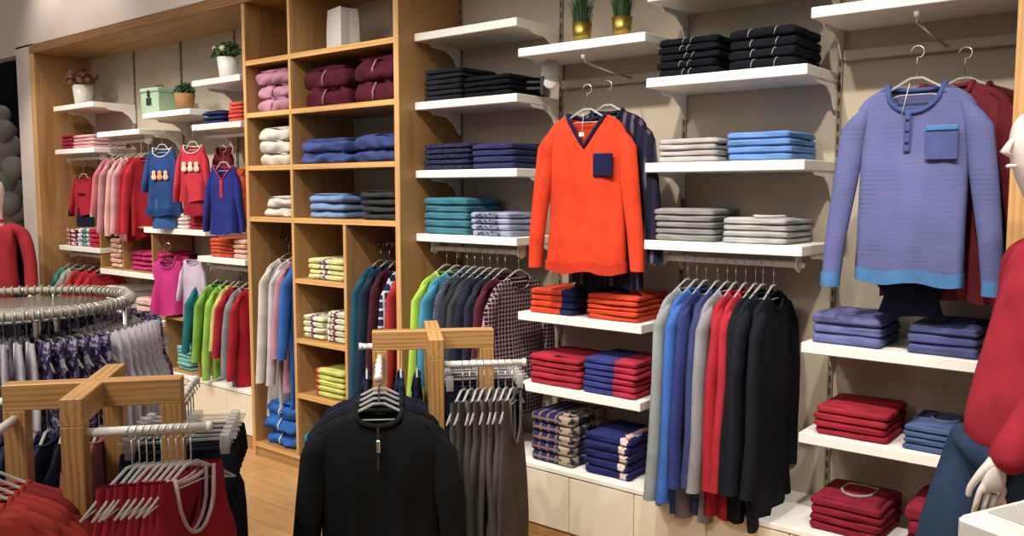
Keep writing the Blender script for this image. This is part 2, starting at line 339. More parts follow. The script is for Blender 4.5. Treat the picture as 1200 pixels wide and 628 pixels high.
# ------------------------------------------------------------------ garments (local: x width, -y front, z=0 at the neck top, hangs down)
def garment_meshes(body,hw=.22,L=.72,th=.03,sleeve='long',neck='round',nd=.07,nh=.085,sl=.58,trim=None,cuff=None,hem=None,split=None,seed=0,flare=1.08,N=36,folds=1.0,spread=0.0,pants=None):
    key=('g',body.name,hw,L,th,sleeve,neck,nd,nh,sl,trim and trim.name,cuff and cuff.name,hem and hem.name,split and (split[0],split[1].name),seed,flare,N,folds,spread,pants and pants.name)
    if key in _m: return _m[key]
    rg=random.Random(seed*13+5); ph=[rg.uniform(0,6.28) for _ in range(4)]
    if sleeve=='none': prof=[(0,nh+.045,.5),(-.03,nh+.05,.6),(-.09,nh+.055,.8),(-.15,hw*.78,.9),(-.21,hw*.93,1)]
    else: prof=[(0,nh,.4),(-.012,nh+.022,.5),(-.03,nh*.45+hw*.55,.6),(-.05,hw*.88,.7),(-.075,hw*.97,.8),(-.13,hw*.99,.9),(-.2,hw*.95,1.0)]
    n=9
    z0=prof[-1][0]
    for i in range(1,n+1):
        f=i/n; prof.append((z0+(-L-z0)*f,hw*((.95 if sleeve=='none' else .90)+(flare-(1.0 if sleeve!='none' else .95))*f),1.05+.15*f))
    def ny(x):
        q=abs(x)/nh
        if q>=1: return 0
        return -nd*((1-q) if neck=='v' else (math.sqrt(max(0,1-q*q))))
    def yoff(x,z):
        a=max(0,min(1,(-z-.1)/(L-.1)))
        return folds*(.012*a*math.sin(x*38+ph[0]+z*2)+.006*a*math.sin(x*75+ph[1]-z*3)+.008*math.sin(z*9+ph[2])*min(1,-z*4))
    def pf(z):
        for (za,wa,ta),(zb_,wb,tb) in zip(prof,prof[1:]):
            if z>=zb_:
                f=(za-z)/(za-zb_) if za>zb_ else 0; f=max(0,min(1,f)); return wa+(wb-wa)*f,ta+(tb-ta)*f
        return prof[-1][1:]
    def surf(x,z):
        w,tf=pf(z); c=min(1,abs(x)/w)**(1/.75); return th*tf*max(0,1-c*c)**.35
    rings=[]
    for z,w,tf in prof:
        r=[]
        for k in range(N):
            a=2*math.pi*k/N; c,s=math.cos(a),math.sin(a)
            x=w*math.copysign(abs(c)**.75,c)
            zz=z
            if s<0: zz=min(z,ny(x))
            elif s>0: zz=min(z,ny(x)*.18)
            y=math.copysign(surf(x,zz),s) if abs(s)>1e-6 else 0
            if z<=-L+1e-6: zz+=.008*math.sin(x*30+ph[3])
            r.append((x,y+yoff(x,zz),zz))
        rings.append(r)
    mats=[body]; mif=None
    if split:
        mats=[body,split[1]]; zs=split[0]; mif=lambda c:(1 if c.z<zs else 0)
    out=[]
    b=MB().rings(rings,mif=mif)
    out.append(('body',b.mesh('body',mats),None))
    # neckband
    nb=MB(); pts=[]
    M=14
    for i in range(M+1):
        x=-nh+2*nh*i/M; z=ny(x); pts.append((x,-surf(x,z)-.002+yoff(x,z),z))
    for i in range(1,M):
        x=nh-2*nh*i/M; pts.append((x,surf(x,ny(x)*.18),ny(x)*.18))
    nb.tube(pts,.048*hw if N>40 else .006,6,closed=True); out.append(('neckband',nb.mesh('neckband',trim or body),None))
    if hem:
        hr=[[(x*1.008,y*1.05,z+dz) for x,y,z in rings[-1]] for dz in (.045,.0,-.004)]
        hr=[[(x*1.01,y+(.004 if y>0 else -.004),z) for x,y,z in r] for r in hr]
        out.append(('hem_band',MB().rings(hr).mesh('hem_band',hem),None))
    if sleeve in('long','short'):
        for s in (-1,1):
            if sleeve=='long':
                P=[(.76,-.055),(.90,-.09),(1.0+spread*.2,-.15),(1.10+spread*.6,-.2-(sl-.2)*.25),(1.21+spread,-.2-(sl-.2)*.65),(1.28+spread,-sl)]
                rad=[.028,.046,.052,.050,.043,.037]
            else:
                P=[(.80,-.035),(.98,-.075),(1.15,-.14),(1.26,-.21)]; rad=[.03,.06,.07,.072]
            rs=[]
            for i,((fx,z),ra) in enumerate(zip(P,rad)):
                ra*=hw/.22
                r=[]
                for k in range(14):
                    a=2*math.pi*k/14
                    tilt=.5*ra if i<2 else 0
                    x=s*hw*fx+ra*math.cos(a); 
                    r.append((x,min(th*1.0,.03)*math.sin(a)*(.8+.2*i/3)+.006*folds*math.sin(i*2.1+ph[1]+s)-(.014 if th>.025 else .004)*min(1,i/2),z-(s*math.cos(a))*tilt))
                rs.append(r)
            cs=MB().rings(rs)
            if cuff:
                e=rs[-1]; c2=[[((x-s*hw*P[-1][0])*1.06+s*hw*P[-1][0],y*1.15,z+dz) for x,y,z in e] for dz in (.04,-.01,-.014)]
                out.append(('sleeve',cs.mesh('sleeve',body),('cuff',MB().rings(c2).mesh('cuff',cuff))))
            else: out.append(('sleeve',cs.mesh('sleeve',body),None))
    if pants:
        pr=[]
        for z,w in ((-L+.12,hw*.8),(-L+.02,hw*.82),(-L-.1,hw*.84)):
            pr.append([(w*math.copysign(abs(math.cos(2*math.pi*k/20))**.7,math.cos(2*math.pi*k/20)),th*.7*math.sin(2*math.pi*k/20),z) for k in range(20)])
        out.append(('trousers',MB().rings(pr).mesh('trousers',pants),None))
    _m[key]=out; return out
def garment(name,label,cat,loc,rz,group=None,**kw):
    t=thing(name,label,cat,loc,rz,group)
    for nm,me,sub in garment_meshes(**kw):
        o=link(nm,me,t)
        if sub: link(sub[0],sub[1],o)
    return t
DROP=.135   # hook top to garment neck top
# ------------------------------------------------------------------ folded garments
def folded_mesh(w,d,h,mats,seed,soft=0,split=None):
    rg=random.Random(seed); vs=[]
    r=.018+.02*soft; per=[]
    def corner(cx,cy,a0):
        for k in range(4): a=math.radians(a0+30*k); per.append((cx+r*math.cos(a),cy+r*math.sin(a)))
    hx,hy=w/2,d/2
    corner(hx-r,-hy+r,-90)
    for i in range(1,5): per.append((hx,-hy+r+(d-2*r)*i/5))
    corner(hx-r,hy-r,0)
    for i in range(1,9): per.append((hx-r-(w-2*r)*i/9,hy))
    corner(-hx+r,hy-r,90)
    for i in range(1,5): per.append((-hx,hy-r-(d-2*r)*i/5))
    corner(-hx+r,-hy+r,180)
    for i in range(1,13): per.append((-hx+r+(w-2*r)*i/13,-hy))
    g=.0025+.004*soft
    lv=[(0,.016),(.08,.007),(.2,.002),(.36,.0),(.5,g),(.64,.0),(.8,.003),(.93,.009),(1,.018)] if not soft else [(0,.02),(.12,.004),(.35,0),(.6,.002),(.8,.012),(.93,.028),(1,.05)]
    sd=seed*7.3
    rings=[]
    for f,ins in lv:
        ring=[]
        for x,y in per:
            l=math.hypot(x,y); k=1-ins/l*1.15
            q=noise.noise((x*9+sd,y*9,f*1.5)); q2=noise.noise((x*5,y*5+sd,3))
            q3=noise.noise((x*14+sd,y*14+2,f*2.2)) if soft else 0
            ring.append((x*k+(q*.009+q3*.006*soft)*(1+soft)*(1 if x>0 else 1),y*k-(q*.008+q3*.008*soft)*(1+2*soft),h*(f*(1+(.12+.25*soft)*q2*f)+(.05*q if 0<f<1 else 0))))
        rings.append(ring)
    for sc,cr in ((.88,.03),(.6,.08),(.3,.1),(.04,.11)):
        rings.append([(x*sc,y*sc,h*(1+cr*(1+1.5*soft)+.10*noise.noise((x*sc*6+sd,y*sc*6,2))-.0)) for x,y in per])
    m=MB().rings(rings,cap0=True,cap1=True,mif=(lambda c:1 if (split[0]<c.x/w+.5<split[1]) else 0) if split else None)
    return m.mesh('folded_garment',mats)
NS=[0]
def stack(x0,x1,yt,zs,n,label,mats,cat='folded clothes',name='folded_shirt',yp=-.35,d=.30,soft=0,split=None,where='stack',strap=None,pipe=None,nbm=None,jit=1.0,xr=None,n0=0):
    """n folded garments; x0,x1 = front face in the photo, yt = its top"""
    NS[0]+=1; sd=NS[0]
    a=at(x0,(yt+200)/2 if False else yt,yp); b=at(x1,yt,yp); X0,X1_=a.x,b.x
    ztop=(a.z+b.z)/2; H=max(.012,(ztop-zs)/n); w=X1_-X0
    ms=mats if isinstance(mats,list) else [mats]
    meshes=[folded_mesh(w,d,H*.97,ms,sd*3+i,soft,split) for i in range(min(n,3))]
    sm=None
    if strap: 
        hh=H*.97; sm=None if pipe else MB().rings([[(sx,-d/2-.004+.0*k,hh*.12),(sx,-d/2-.007,hh*.5),(sx,-d/2+.02,hh*.95),(sx,-d/4,hh*1.1),(sx,0,hh*1.13),(sx,0,hh*1.11),(sx,-d/4,hh*1.06),(sx,-d/2+.025,hh*.9),(sx,-d/2,hh*.5),(sx,-d/2+.002,hh*.12)] for k,sx in enumerate((-.006,.006))],cap0=True,cap1=True).mesh('tie_band',strap)
    for i in range(n):
        pos='topmost' if i==n-1 else 'bottom one' if i==0 else ORD[n-1-i]+' from top'
        lab='%s, %s, %s'%(label,pos,where)
        o=link(name,meshes[i%len(meshes)],None,((X0+X1_)/2+R.uniform(-.005,.005)*jit,yp+d/2+R.uniform(-.004,.006)*jit,zs+H*i+.001),R.uniform(-.018,.018)*jit)
        tag(o,lab,cat,label.split(',')[0]+' stack '+where if False else None)
        if sm: link('tie_band',sm,o)
        for q in (pipe or ()):
            xq=w*(q-.5)+R.uniform(-.008,.008); part('piping',MB().tube([(xq,-d/2-.0005,H*.15),(xq+.004,-d/2-.006,H*.5),(xq+.008,-d/2+.002,H*.9),(xq+.02,-d/2+.06,H*1.03)],.0016,5),strap,o)
    if nbm:
        part('neckband',MB().tube([(w*.22*math.cos(q),.02+d*.26*math.sin(q),H*1.06+.004) for q in [math.pi+math.pi*j/14 for j in range(15)]]+[(w*.22,.09,H*1.06),(0,.105,H*1.05),(-w*.22,.09,H*1.06)],.006,6,closed=True),nbm,o)
    return (X0+X1_)/2,zs+H*n
#=STACKS=
B=fab
NAVY='#1b2036'; BLK='#15161b'
# beside the partition
stack(496,540,80,2.227,6,'charcoal folded pyjama',B('#24252b'),where='on the shelf under the empty shelf')
stack(543,597,88,2.227,4,'black folded trousers',B('#14151c'),where='by the pale oval tag')
stack(495,549,168,1.858,5,'navy patterned folded pyjama',B('#34375c','speck','#181b33',.5),where='beside the oak partition')
stack(552,600,168,1.858,4,'plain navy folded top',B('#343a66'),where='left of the orange shirt')
stack(495,546,232,1.511,5,'teal folded top',B('#3f7f92'),where='beside the oak partition')
stack(551,597,249,1.511,4,'pale blue folded top with dark print',[B('#a9b0cf'),B('#8d93b4','speck','#2c2f3c',.35),],where='beside the teal stack',split=(.15,.75))
# orange bay
stack(620,671,339,1.14,4,'orange folded top with navy pocket',[B('#ec4614'),B('#2c2f63')],where='left of the plain orange stack',split=(.72,1.1))
stack(687,747,346,1.14,5,'orange folded top',B('#ea4818'),where='right of the navy-pocket stack')
stack(620,679,418,.7815,5,'red folded top',B('#b32436'),where='on the shelf below the orange stacks')
stack(683,745,422,.7815,6,'blue folded top with red side',[B('#3a3f86'),B('#c02a44')],where='on the shelf below the orange stacks',split=(.62,1.1))
PL=B('#262a5c','check','#8a6a60',.4)
stack(622,672,486,.40,5,'navy plaid folded shirt with beige squares',[PL,B('#b9a58e','print','#2a2a3c',.6)],where='left on worktop',split=(.66,1.1),yp=-.385)
stack(683,736,510,.40,5,'navy plaid folded shirt with orange squares',[B('#272c66'),B('#e2d3c8','print','#d05a30',.8)],where='beside hanging blue pyjamas',split=(.80,.94),yp=-.385)
# black stacks bay
ST=B('#15161f')
stack(770,840,43,2.238,5,'black folded pyjama with white piping',ST,where='left on top shelf',pipe=(.42,.54),strap=B('#b9b9b4'))
stack(853,932,32,2.238,4,'black folded robe with white piping',B('#14151e'),where='right on top shelf',pipe=(.33,.68),strap=B('#b9b9b4'))
stack(770,839,162,1.868,4,'pale grey folded top',B('#bdb8b4'),where='left of the light blue stack')
stack(851,927,154,1.868,4,'light blue folded top',B('#6c9ade'),where='beside the blue henley')
stack(766,836,245,1.526,5,'mid grey folded top',B('#8f8e8c'),where='over the pyjama rail')
stack(846,922,256,1.526,4,'off-white folded top',B('#b9bab9'),where='over the pyjama rail',nbm=B('#d8d8d4'))
# right bay
stack(950,1031,370,1.144,3,'lilac-blue folded top',B('#6d74ad'),where='under the henley, left')
stack(1062,1145,382,1.144,3,'slate-lilac folded top',B('#565c92'),where='under the henley, right')
stack(954,1040,481,.778,4,'red folded top',B('#a82034'),where='above the maroon ones')
stack(1058,1136,503,.778,4,'slate-blue folded jeans-coloured top',B('#4e638c'),where='beside the mannequin',nbm=B('#5c6a80'))
stack(949,1034,590,.40,4,'maroon folded top with beige neckband',B('#8c1a30'),where='left worktop stack by mannequin',nbm=B('#b09a94'),yp=-.385)
stack(1060,1108,596,.40,3,'maroon folded top',B('#8a1c34'),where='right stack on the worktop by the mannequin',yp=-.385)
# cubby
YC=CF+.035
stack(298,337,82,kz[1],3,'pink rolled robe',B('#c58aa0'),soft=1,yp=YC,d=.3,where='top left cubby',name='folded_robe',strap=B('#b87c92'))
stack(353,404,80,kz[1],2,'maroon rolled robe with pale tie',B('#5e1c2e'),soft=1,yp=YC,d=.3,where='left pair of the maroon cubby',name='folded_robe',strap=B('#a87a78'))
stack(412,462,68,kz[1],2,'maroon rolled robe with pale tie',B('#5a1b2e'),soft=1,yp=YC,d=.3,where='right pair of the maroon cubby',name='folded_robe',strap=B('#a87a78'))
stack(301,339,150,kz[2],3,'cream rolled robe',B('#ded6c8'),soft=1,yp=YC,where='cubby under the pink robes',name='folded_robe')
stack(351,405,164,kz[2],2,'blue folded robe',B('#4a5c9c'),soft=1,yp=YC,where='left half of the cubby under the maroon robes',name='folded_robe')
stack(412,464,159,kz[2],2,'blue folded fleece',B('#3f4f86'),soft=1,yp=YC,where='right half of the cubby under the maroon robes',name='folded_robe')
stack(308,340,232,kz[3],2,'cream folded robe',B('#e2dacb'),soft=1,yp=YC,where='cubby over the hanging robes',name='folded_robe')
stack(360,400,228,kz[3],3,'sky-blue folded top',B('#7f9ccc'),yp=YC,where='cubby beside the dark grey stack',soft=.4)
stack(421,464,224,kz[3],4,'dark grey folded top',B('#3a3c3c'),yp=YC,where='cubby beside the sky-blue stack',soft=.3)
YW=B('#d8d88c','speck','#f4f2e2',.3)
stack(360,402,304,bz[0],4,'yellow and white folded top with purple print',[B('#dcd98c'),B('#8a5f70','print','#e8e4c8',1)],yp=YC,where='highest narrow cubby shelf',split=(.35,.62))
stack(354,377,370,bz[1],4,'cream folded top with purple print',[B('#e4e0b4'),B('#7c5870','print','#e8e4c8',1)],yp=YC,where='left on middle narrow shelf',split=(.3,.7))
stack(382,403,366,bz[1],5,'cream folded top with plum print',[B('#e0dcb8'),B('#74485c','print','#e8e4c8',1)],yp=YC,where='right on middle narrow shelf',split=(.15,.6))
stack(368,401,434,bz[2],5,'lime-yellow folded top with red edge',[B('#d3d767'),B('#c4533c')],yp=YC,where='lowest narrow cubby shelf',split=(-.1,.16))
stack(354,384,512,.096,2,'turquoise folded top',B('#2d98b4'),yp=YC,where='cubby floor behind the black sweater')
stack(309,345,474,.096,3,'bright blue folded robe with white tie',B('#2e6cc0'),soft=1,yp=YC,where='cubby floor beside the cabinets',strap=B('#c9d4ea'),name='folded_robe')
# ------------------------------------------------------------------ left bay shelves
def lshelf(px0,px1,py,lab,yf=-.372,rail=False):
    a=at(px0,py,yf); b=at(px1,py,yf); z=(a.z+b.z)/2
    shelf(a.x,b.x,z,lab,yf,rail); return z
zA=lshelf(62,109,122,'white wall shelf holding a pot of dried flowers')
zB=lshelf(64,110,174,'white wall shelf carrying red and pink striped stacks',rail=True)
zC=lshelf(69,117,289,'small white wall shelf below the little red outfit',rail=True)
zD=lshelf(113,163,153,'empty white wall shelf beside the mint box',rail=True)
zE=lshelf(166,222,130,'white wall shelf holding the mint tin box')
zF=lshelf(224,281,91,'white wall shelf holding the white pot plant')
zG=lshelf(224,282,144,'white wall shelf carrying a navy and an orange stack',rail=True)
zH=lshelf(168,240,268,'white wall shelf below the navy and red nightshirts')
zI=lshelf(231,287,302,'white wall shelf above the green and teal tops',rail=True)
zJ=lshelf(117,182,318,'white wall shelf under the small wooden box')
RW=B('#c83246','stripe','#f3e6e2',1.4)
stack(71,84,158,zB,4,'raspberry folded child top',B('#a52440'),where='at the left wall')
stack(85,108,158,zB,4,'red and white striped folded child top',RW,where='beside the raspberry stack')
stack(77,87,268,zC,4,'dark red folded child top',B('#9a2036','speck','#e8d8d4',.3),where='at the left wall')
stack(89,101,268,zC,4,'white and blue folded child top',B('#e4e6ea','print','#3a4a86',.7,'#3f8a58'),where='beside the dark red one')
stack(103,116,268,zC,4,'red folded child top',B('#bf2440'),where='beside the small wooden box')
stack(234,259,130,zG,3,'navy folded child top',B('#2a3468'),where='beside the orange one',soft=.4)
stack(266,281,119,zG,5,'orange folded child top',B('#e8563a'),where='beside the cubby unit')
stack(206,219,250,zH,4,'white folded child top',B('#e9ddd6'),where='behind the red nightshirt')
stack(220,240,252,zH,4,'red folded child top',B('#b92634'),where='behind the red nightshirt')
stack(245,270,280,zI,5,'orange folded child top',B('#ea5a36'),where='over the green tops')
stack(272,286,281,zI,4,'white and orange folded child top',B('#e9dcd0','stripe','#e07a50',1.2),where='over the red tops')
# small wooden box standing on shelf J
def box_unit(x0,x1,z0,z1,yf,lab,div=None):
    t=thing('wooden_box',lab,'box',(x0,yf,z0))
    rel(t,MB().box(x0,x0+.018,yf,-.03,z0,z1,bev=.002),'side_panel',OAK); rel(t,MB().box(x1-.018,x1,yf,-.03,z0,z1,bev=.002),'side_panel',OAK)
    rel(t,MB().box(x0+.018,x1-.018,yf,-.03,z1-.018,z1,bev=.002),'top_panel',OAKX); rel(t,MB().box(x0+.018,x1-.018,yf,-.03,z0,z0+.012,bev=.002),'bottom_panel',OAKX)
    rel(t,MB().box(x0+.018,x1-.018,-.045,-.03,z0,z1),'back_panel',OAK)
    if div: rel(t,MB().box(div-.008,div+.008,yf,-.045,z0+.012,z1-.018),'divider',OAK)
    return t
a=at(118,317,-.36); b=at(178,266,-.36); dv=at(144,290,-.36).x
box_unit(a.x,b.x,zJ,b.z,-.36,'small open wooden box standing on a white shelf under the red tops',dv)
stack(128,139,280,zJ+.012,6,'white and orange striped folded child top',B('#ecdccb','stripe','#d9794a',1.1),where='in the small wooden box')
stack(153,189,295,zJ+.012,4,'raspberry folded child top',B('#c22a66'),where='heap right of the small wooden box',soft=.3,yp=-.33)
stack(122,133,245,b.z,4,'white and green folded child top',B('#e6e0d8','stripe','#5c7a5c',1.1),where='heap on the small wooden box')
a=at(196,440,-.40); b=at(232,377,-.40)
box_unit(a.x,b.x,ZB,b.z,-.40,'open wooden box standing on the left worktop beside the teal tops')
stack(206,222,406,ZB+.012,6,'aqua and white folded child top',B('#9fd4cc','stripe','#4aa8a4',1.2),where='wooden box on the left worktop',yp=-.37)
zK=lshelf(120,182,372,'low white wall shelf behind the round rack')
stack(158,178,350,zK,3,'cream folded child top with orange edge',B('#efe2d6','stripe','#d98a78',1),where='low shelf behind the round rack')
stack(122,142,336,zK,5,'white folded child shirt',B('#eee8e0'),where='low shelf behind the round rack')
#=HANGING=
def rail_row(items,zr,yc,y_plane,where,rz0=math.pi/2,hook=True,hw=.215,th=.02):
    """items: (px of near edge, colour material, L, kwargs, description)"""
    for i,(px,mat,L,kw,desc) in enumerate(items):
        X=at(px,330,y_plane).x
        k=dict(body=mat,hw=hw,L=L,th=th,N=24,seed=i,sl=L*.84); k.update(kw)
        rz=rz0+R.uniform(-.07,.07)
        nm=k.pop('name','long_sleeved_shirt'); ct=k.pop('cat','top')
        garment(nm,'%s, %s from left on %s'%(desc,ORD[i],where),ct,(X,yc,zr-DROP),rz,**k)
        hanger((X,yc,zr+.006),rz,'clear hanger of %s, %s on %s'%(desc,ORD[i],where),hw=hw*.95)
# bay beside the partition: rail under the teal stack
zr=1.511-.068
P_=B('#3a1620','check','#a08f94',.9)
rail_row([
 (489,B('#a8d23c'),.76,dict(sl=.72),'lime-green pyjama top'),
 (501,B('#3f93b4'),.76,dict(sl=.6),'sky-blue pyjama top'),
 (513,B('#5c6478','check','#20242e',1.6),.74,dict(),'grey-blue checked shirt'),
 (522,B('#2c2f38'),.74,dict(),'charcoal pyjama top'),
 (531,B('#3b3d46'),.76,dict(),'dark grey pyjama top'),
 (540,B('#26283a'),.76,dict(),'dark navy pyjama top'),
 (549,B('#2b2d3c'),.76,dict(),'blackish pyjama top'),
 (558,B('#5c2230'),.76,dict(),'maroon pyjama top'),
 (574,P_,.74,dict(sl=.6),'maroon and white checked shirt'),
 ],zr,-.27,-.5,'the rail under the teal stack')
zr3=1.526-.068
rail_row([
 (776,B('#8f9596'),.95,dict(sl=.9),'long grey nightshirt'),
 (787,B('#3a68b8'),.98,dict(sl=.9),'long royal-blue nightshirt'),
 (798,B('#2f3a76'),.98,dict(split=(-.42,B('#8b8890'))),'navy pyjama set with grey trousers'),
 (812,B('#3a4170'),.96,dict(),'dark blue pyjama set'),
 (824,B('#8e8c90'),.98,dict(),'mid grey pyjama set'),
 (834,B('#aa1c2c'),.95,dict(),'bright red pyjama set'),
 (846,B('#b01e30'),.95,dict(),'red pyjama set with white tag'),
 (858,B('#16171c'),.95,dict(),'black pyjama set'),
 (867,B('#1a1c26'),.95,dict(),'blue-black pyjama set'),
 (880,B('#181a22'),.95,dict(flare=1.2),'frontmost black pyjama set'),
 ],zr3,-.27,-.5,'the rail above the worktop',hw=.22,th=.026)
# cubby rails
rail_row([
 (308,B('#ddd5cc'),1.04,dict(sl=.8),'long cream robe'),
 (318,B('#cfc8c8'),1.0,dict(sl=.8),'pale grey robe'),
 (326,B('#c58ca0'),.85,dict(sl=.62),'dusty pink robe'),
 (334,B('#2f6cc0'),.95,dict(sl=.62),'blue robe'),
 ],1.44,-.25,-.46,'the left cubby rail',hw=.19)
rail_row([
 (415,B('#1f5a72'),.85,dict(sl=.8),'petrol-blue shirt'),
 (425,B('#24384e'),.85,dict(),'dark navy shirt'),
 (434,B('#4e1e2a'),.85,dict(),'wine-red shirt'),
 (449,B('#232c52','check','#c9c9cf',.4),.85,dict(),'navy shirt with white squares'),
 (458,B('#b52c30'),.85,dict(),'bright red shirt'),
 ],1.44,-.25,-.46,'the right cubby rail',hw=.19)
# left bay rails
rail_row([
 (222,B('#1f7c80'),.48,dict(sl=.5),'teal child top'),
 (233,B('#86b83c'),.50,dict(sl=.55),'leaf-green child top'),
 (244,B('#98c84a'),.66,dict(sl=.66),'lime-green child top'),
 (252,B('#cfc86a'),.52,dict(),'yellow child top'),
 (258,B('#b01c34'),.58,dict(),'red child top'),
 (267,B('#8f8c94'),.72,dict(),'grey child top'),
 (275,B('#b8152c'),.74,dict(),'bright red child top'),
 ],zI-.068,-.25,-.42,'the rail right of the pink dress',hw=.17)
rail_row([
 (62,B('#4aa890'),.45,dict(),'mint-green child top'),
 (70,B('#cfc2b4'),.45,dict(),'cream child top'),
 (80,B('#c0302c'),.45,dict(),'orange-red child top'),
 (90,B('#c8222c'),.45,dict(),'bright red child top'),
 (99,B('#c22434'),.45,dict(),'crimson child top'),
 ],zC-.068,-.25,-.42,'the rail beside the left wall',hw=.17)
rail_row([
 (119,B('#cf7078'),.55,dict(sl=.45),'coral pink child top'),
 (126,B('#c98a90'),.60,dict(sl=.6),'salmon child top'),
 (135,B('#e0a8a0'),.62,dict(sl=.62),'peach child top'),
 (141,B('#d99aa0'),.66,dict(sl=.6),'light pink child top'),
 (149,B('#a81828'),.66,dict(sl=.6),'dark red child top'),
 (155,B('#b81c30'),.62,dict(sl=.6),'crimson child dress'),
 ],zD-.075,-.25,-.42,'the upper rail beside the navy nightshirt',hw=.17)
# ------------------------------------------------------------------ face-out garments
def faceout(px,yt,yb,y,name,label,cat,hwr,yaw=0,arm=None,hanglab=None,hmat=None,**kw):
    a=at(px,yt,y); b=at(px,yb,y); L=a.z-b.z
    g=garment(name,label,cat,(a.x,y,a.z),yaw,hw=hwr*L,L=L,N=48,**kw)
    if hanglab: hanger((a.x,y,a.z+DROP),yaw,hanglab,hw=min(.2,hwr*L*.9),mat=hmat)
    return g,a,L
OR=B('#ec3c00')
# behind garments first
def patch(parent,x0,x1,z0,z1,y,mat,name,bev=.004):
    return part(name,MB().box(x0,x1,y-.004,y+.004,z0,z1,bev=bev),mat,parent)
facearm(XB[1]+.02,XB[2]-.02,at(740,92,-.02).z,at(688,120,-.42).x,'taupe wall crossbar with a chrome arm holding the orange shirt',y1=-.455)
faceout(712,129,335,-.30,'hanging_shirt','dark navy plaid shirt hanging behind the orange v-neck shirt','shirt',.26,th=.03,body=B('#171b2e','plaid','#5a5064',1.5,'#241c30'),sl=.7,hanglab='clear hanger holding the navy plaid shirt behind the orange one')
g,a,L_=faceout(688,134,318,-.42,'hanging_shirt','orange v-neck long-sleeved shirt with a navy chest pocket','shirt',.27,th=.04,body=OR,flare=1.10,spread=.02,yaw=.22,neck='v',nd=.15,nh=.098,sl=.71,trim=B('#1f2140'),seed=3,hem=B('#e03408'),hanglab='clear hanger holding the orange v-neck shirt',folds=.8)
patch(g,.05,.145,-.285,-.18,-.050,B('#1d2147'),'chest_pocket')
part('price_tag',MB().box(-.016,.01,-.062,-.058,-.105,-.085,bev=.002).tube([(0,-.045,.0),(0,-.06,-.085)],.0012,5),PAPER,g)
garment('hanging_trousers','dark trousers hanging below the orange shirt','trousers',(at(705,318,-.25).x,-.25,at(705,280,-.25).z),0,hw=.15,L=.25,th=.02,sleeve='none',body=B('#2a2430'),nd=.01)
facearm(XB[3]+.02,XB[4]-.02,at(1075,57,-.02).z,at(1075,70,-.42).x,'taupe wall crossbar with a chrome arm holding the blue henley',y1=-.455)
faceout(1130,99,350,-.2,'hanging_shirt','maroon shirt hanging behind the blue henley','shirt',.27,th=.03,body=B('#5c1a24'),sl=.72,hanglab='clear hanger holding the maroon shirt behind the henley')
faceout(1110,97,352,-.29,'hanging_shirt','red-brown shirt between the blue henley and the maroon shirt','shirt',.265,th=.025,body=B('#7a2630'),sl=.72)
HEN=B('#5f72a8','stripe','#6d6698',.62)
CUF=B('#4f86c0')
g,a,L_=faceout(1074,99,331,-.42,'hanging_shirt','blue and mauve striped henley with buttons and light blue cuffs','shirt',.285,th=.045,body=HEN,flare=1.0,nd=.10,nh=.095,sl=.72,trim=B('#4a5c98'),cuff=CUF,hem=CUF,seed=5,spread=.08,hanglab='clear hanger holding the blue and mauve henley',folds=.9)
pk=patch(g,.05,.155,-.27,-.155,-.052,B('#566099'),'chest_pocket'); patch(pk,.05,.155,-.17,-.15,-.058,CUF,'pocket_trim'); 
pl=patch(g,-.022,.0,-.24,-.10,-.052,B('#515c98'),'placket')
for k in range(3): part('button',MB().lathe([(.006,0),(.006,.003),(.001,.004)],10),plain('dark_button','#2a3050',.3),g).matrix_local=Matrix.Translation((-.011,-.057,-.125-.04*k))@Matrix.Rotation(math.pi/2,4,'X')
part('price_tag',MB().tube([(-.01,-.05,-.0),(-.03,-.06,-.11)],.0016,5),PAPER,g)
garment('folded_trousers','dark navy trousers hanging under the blue henley','trousers',(at(1068,330,-.33).x,-.33,at(1068,300,-.33).z),0,hw=.12,L=.22,th=.02,flare=.9,folds=.3,sleeve='none',body=B('#1c2440'),nd=.01)
# left bay face-out
def figprint(g,mat_list,s,y,z):
    o=MB()
    for k,(x,mi) in enumerate(((-.05,0),(0,1),(.05,0))):
        o.lathe([(.004,0),(.02,.01),(.024,.03),(.018,.05),(.012,.055),(.018,.065),(.016,.085),(.004,.095)],12,(x,0,0),mi)
    ob=part('chest_print',o,mat_list,g); ob.location=(0,y,z); ob.scale=(s,.25,s*.8)
g,a,L_=faceout(190,173,252,-.40,'nightshirt','navy child nightshirt with a three-figure print','nightshirt',.235,yaw=.5,th=.035,body=B('#2a4a86'),sl=.33,flare=1.3,trim=B('#c9c4bc'),hem=B('#24437f'),hanglab='hanger holding the navy child nightshirt',nd=.07,nh=.075,pants=B('#35649c'))
figprint(g,[B('#f0c0a0'),B('#f0a060')],.95,-.045,-.24)
g,a,L_=faceout(226,170,236,-.40,'nightshirt','red child nightshirt with a pale three-figure print','nightshirt',.265,yaw=.5,th=.035,body=B('#cf3040'),sl=.40,flare=1.12,trim=B('#dcc8c0'),hanglab='hanger holding the red child nightshirt',nd=.06,nh=.07,pants=B('#a81c34'))
figprint(g,[B('#f0d8b8'),B('#e8e0c0')],.95,-.045,-.19)
faceout(262,172,210,-.22,'long_sleeved_shirt','dark wine child top hanging behind the navy and red one','top',.42,th=.03,body=B('#6a1c2c'),sl=.2)
g,a,L_=faceout(262,194,274,-.40,'long_sleeved_shirt','blue-navy child top with red neckband hanging by the cubby','top',.225,yaw=.55,th=.04,body=B('#2c3484'),sl=.45,trim=B('#c02c48'),nd=.1,nh=.07,neck='v',hanglab='hanger holding the blue child top with red neckband')
patch(g,-.012,.012,-.22,-.1,-.045,B('#c02c48'),'placket')
faceout(279,196,246,-.30,'long_sleeved_shirt','orange child top half hidden behind the cubby side','top',.25,th=.03,body=B('#e0502c'),sl=.35)
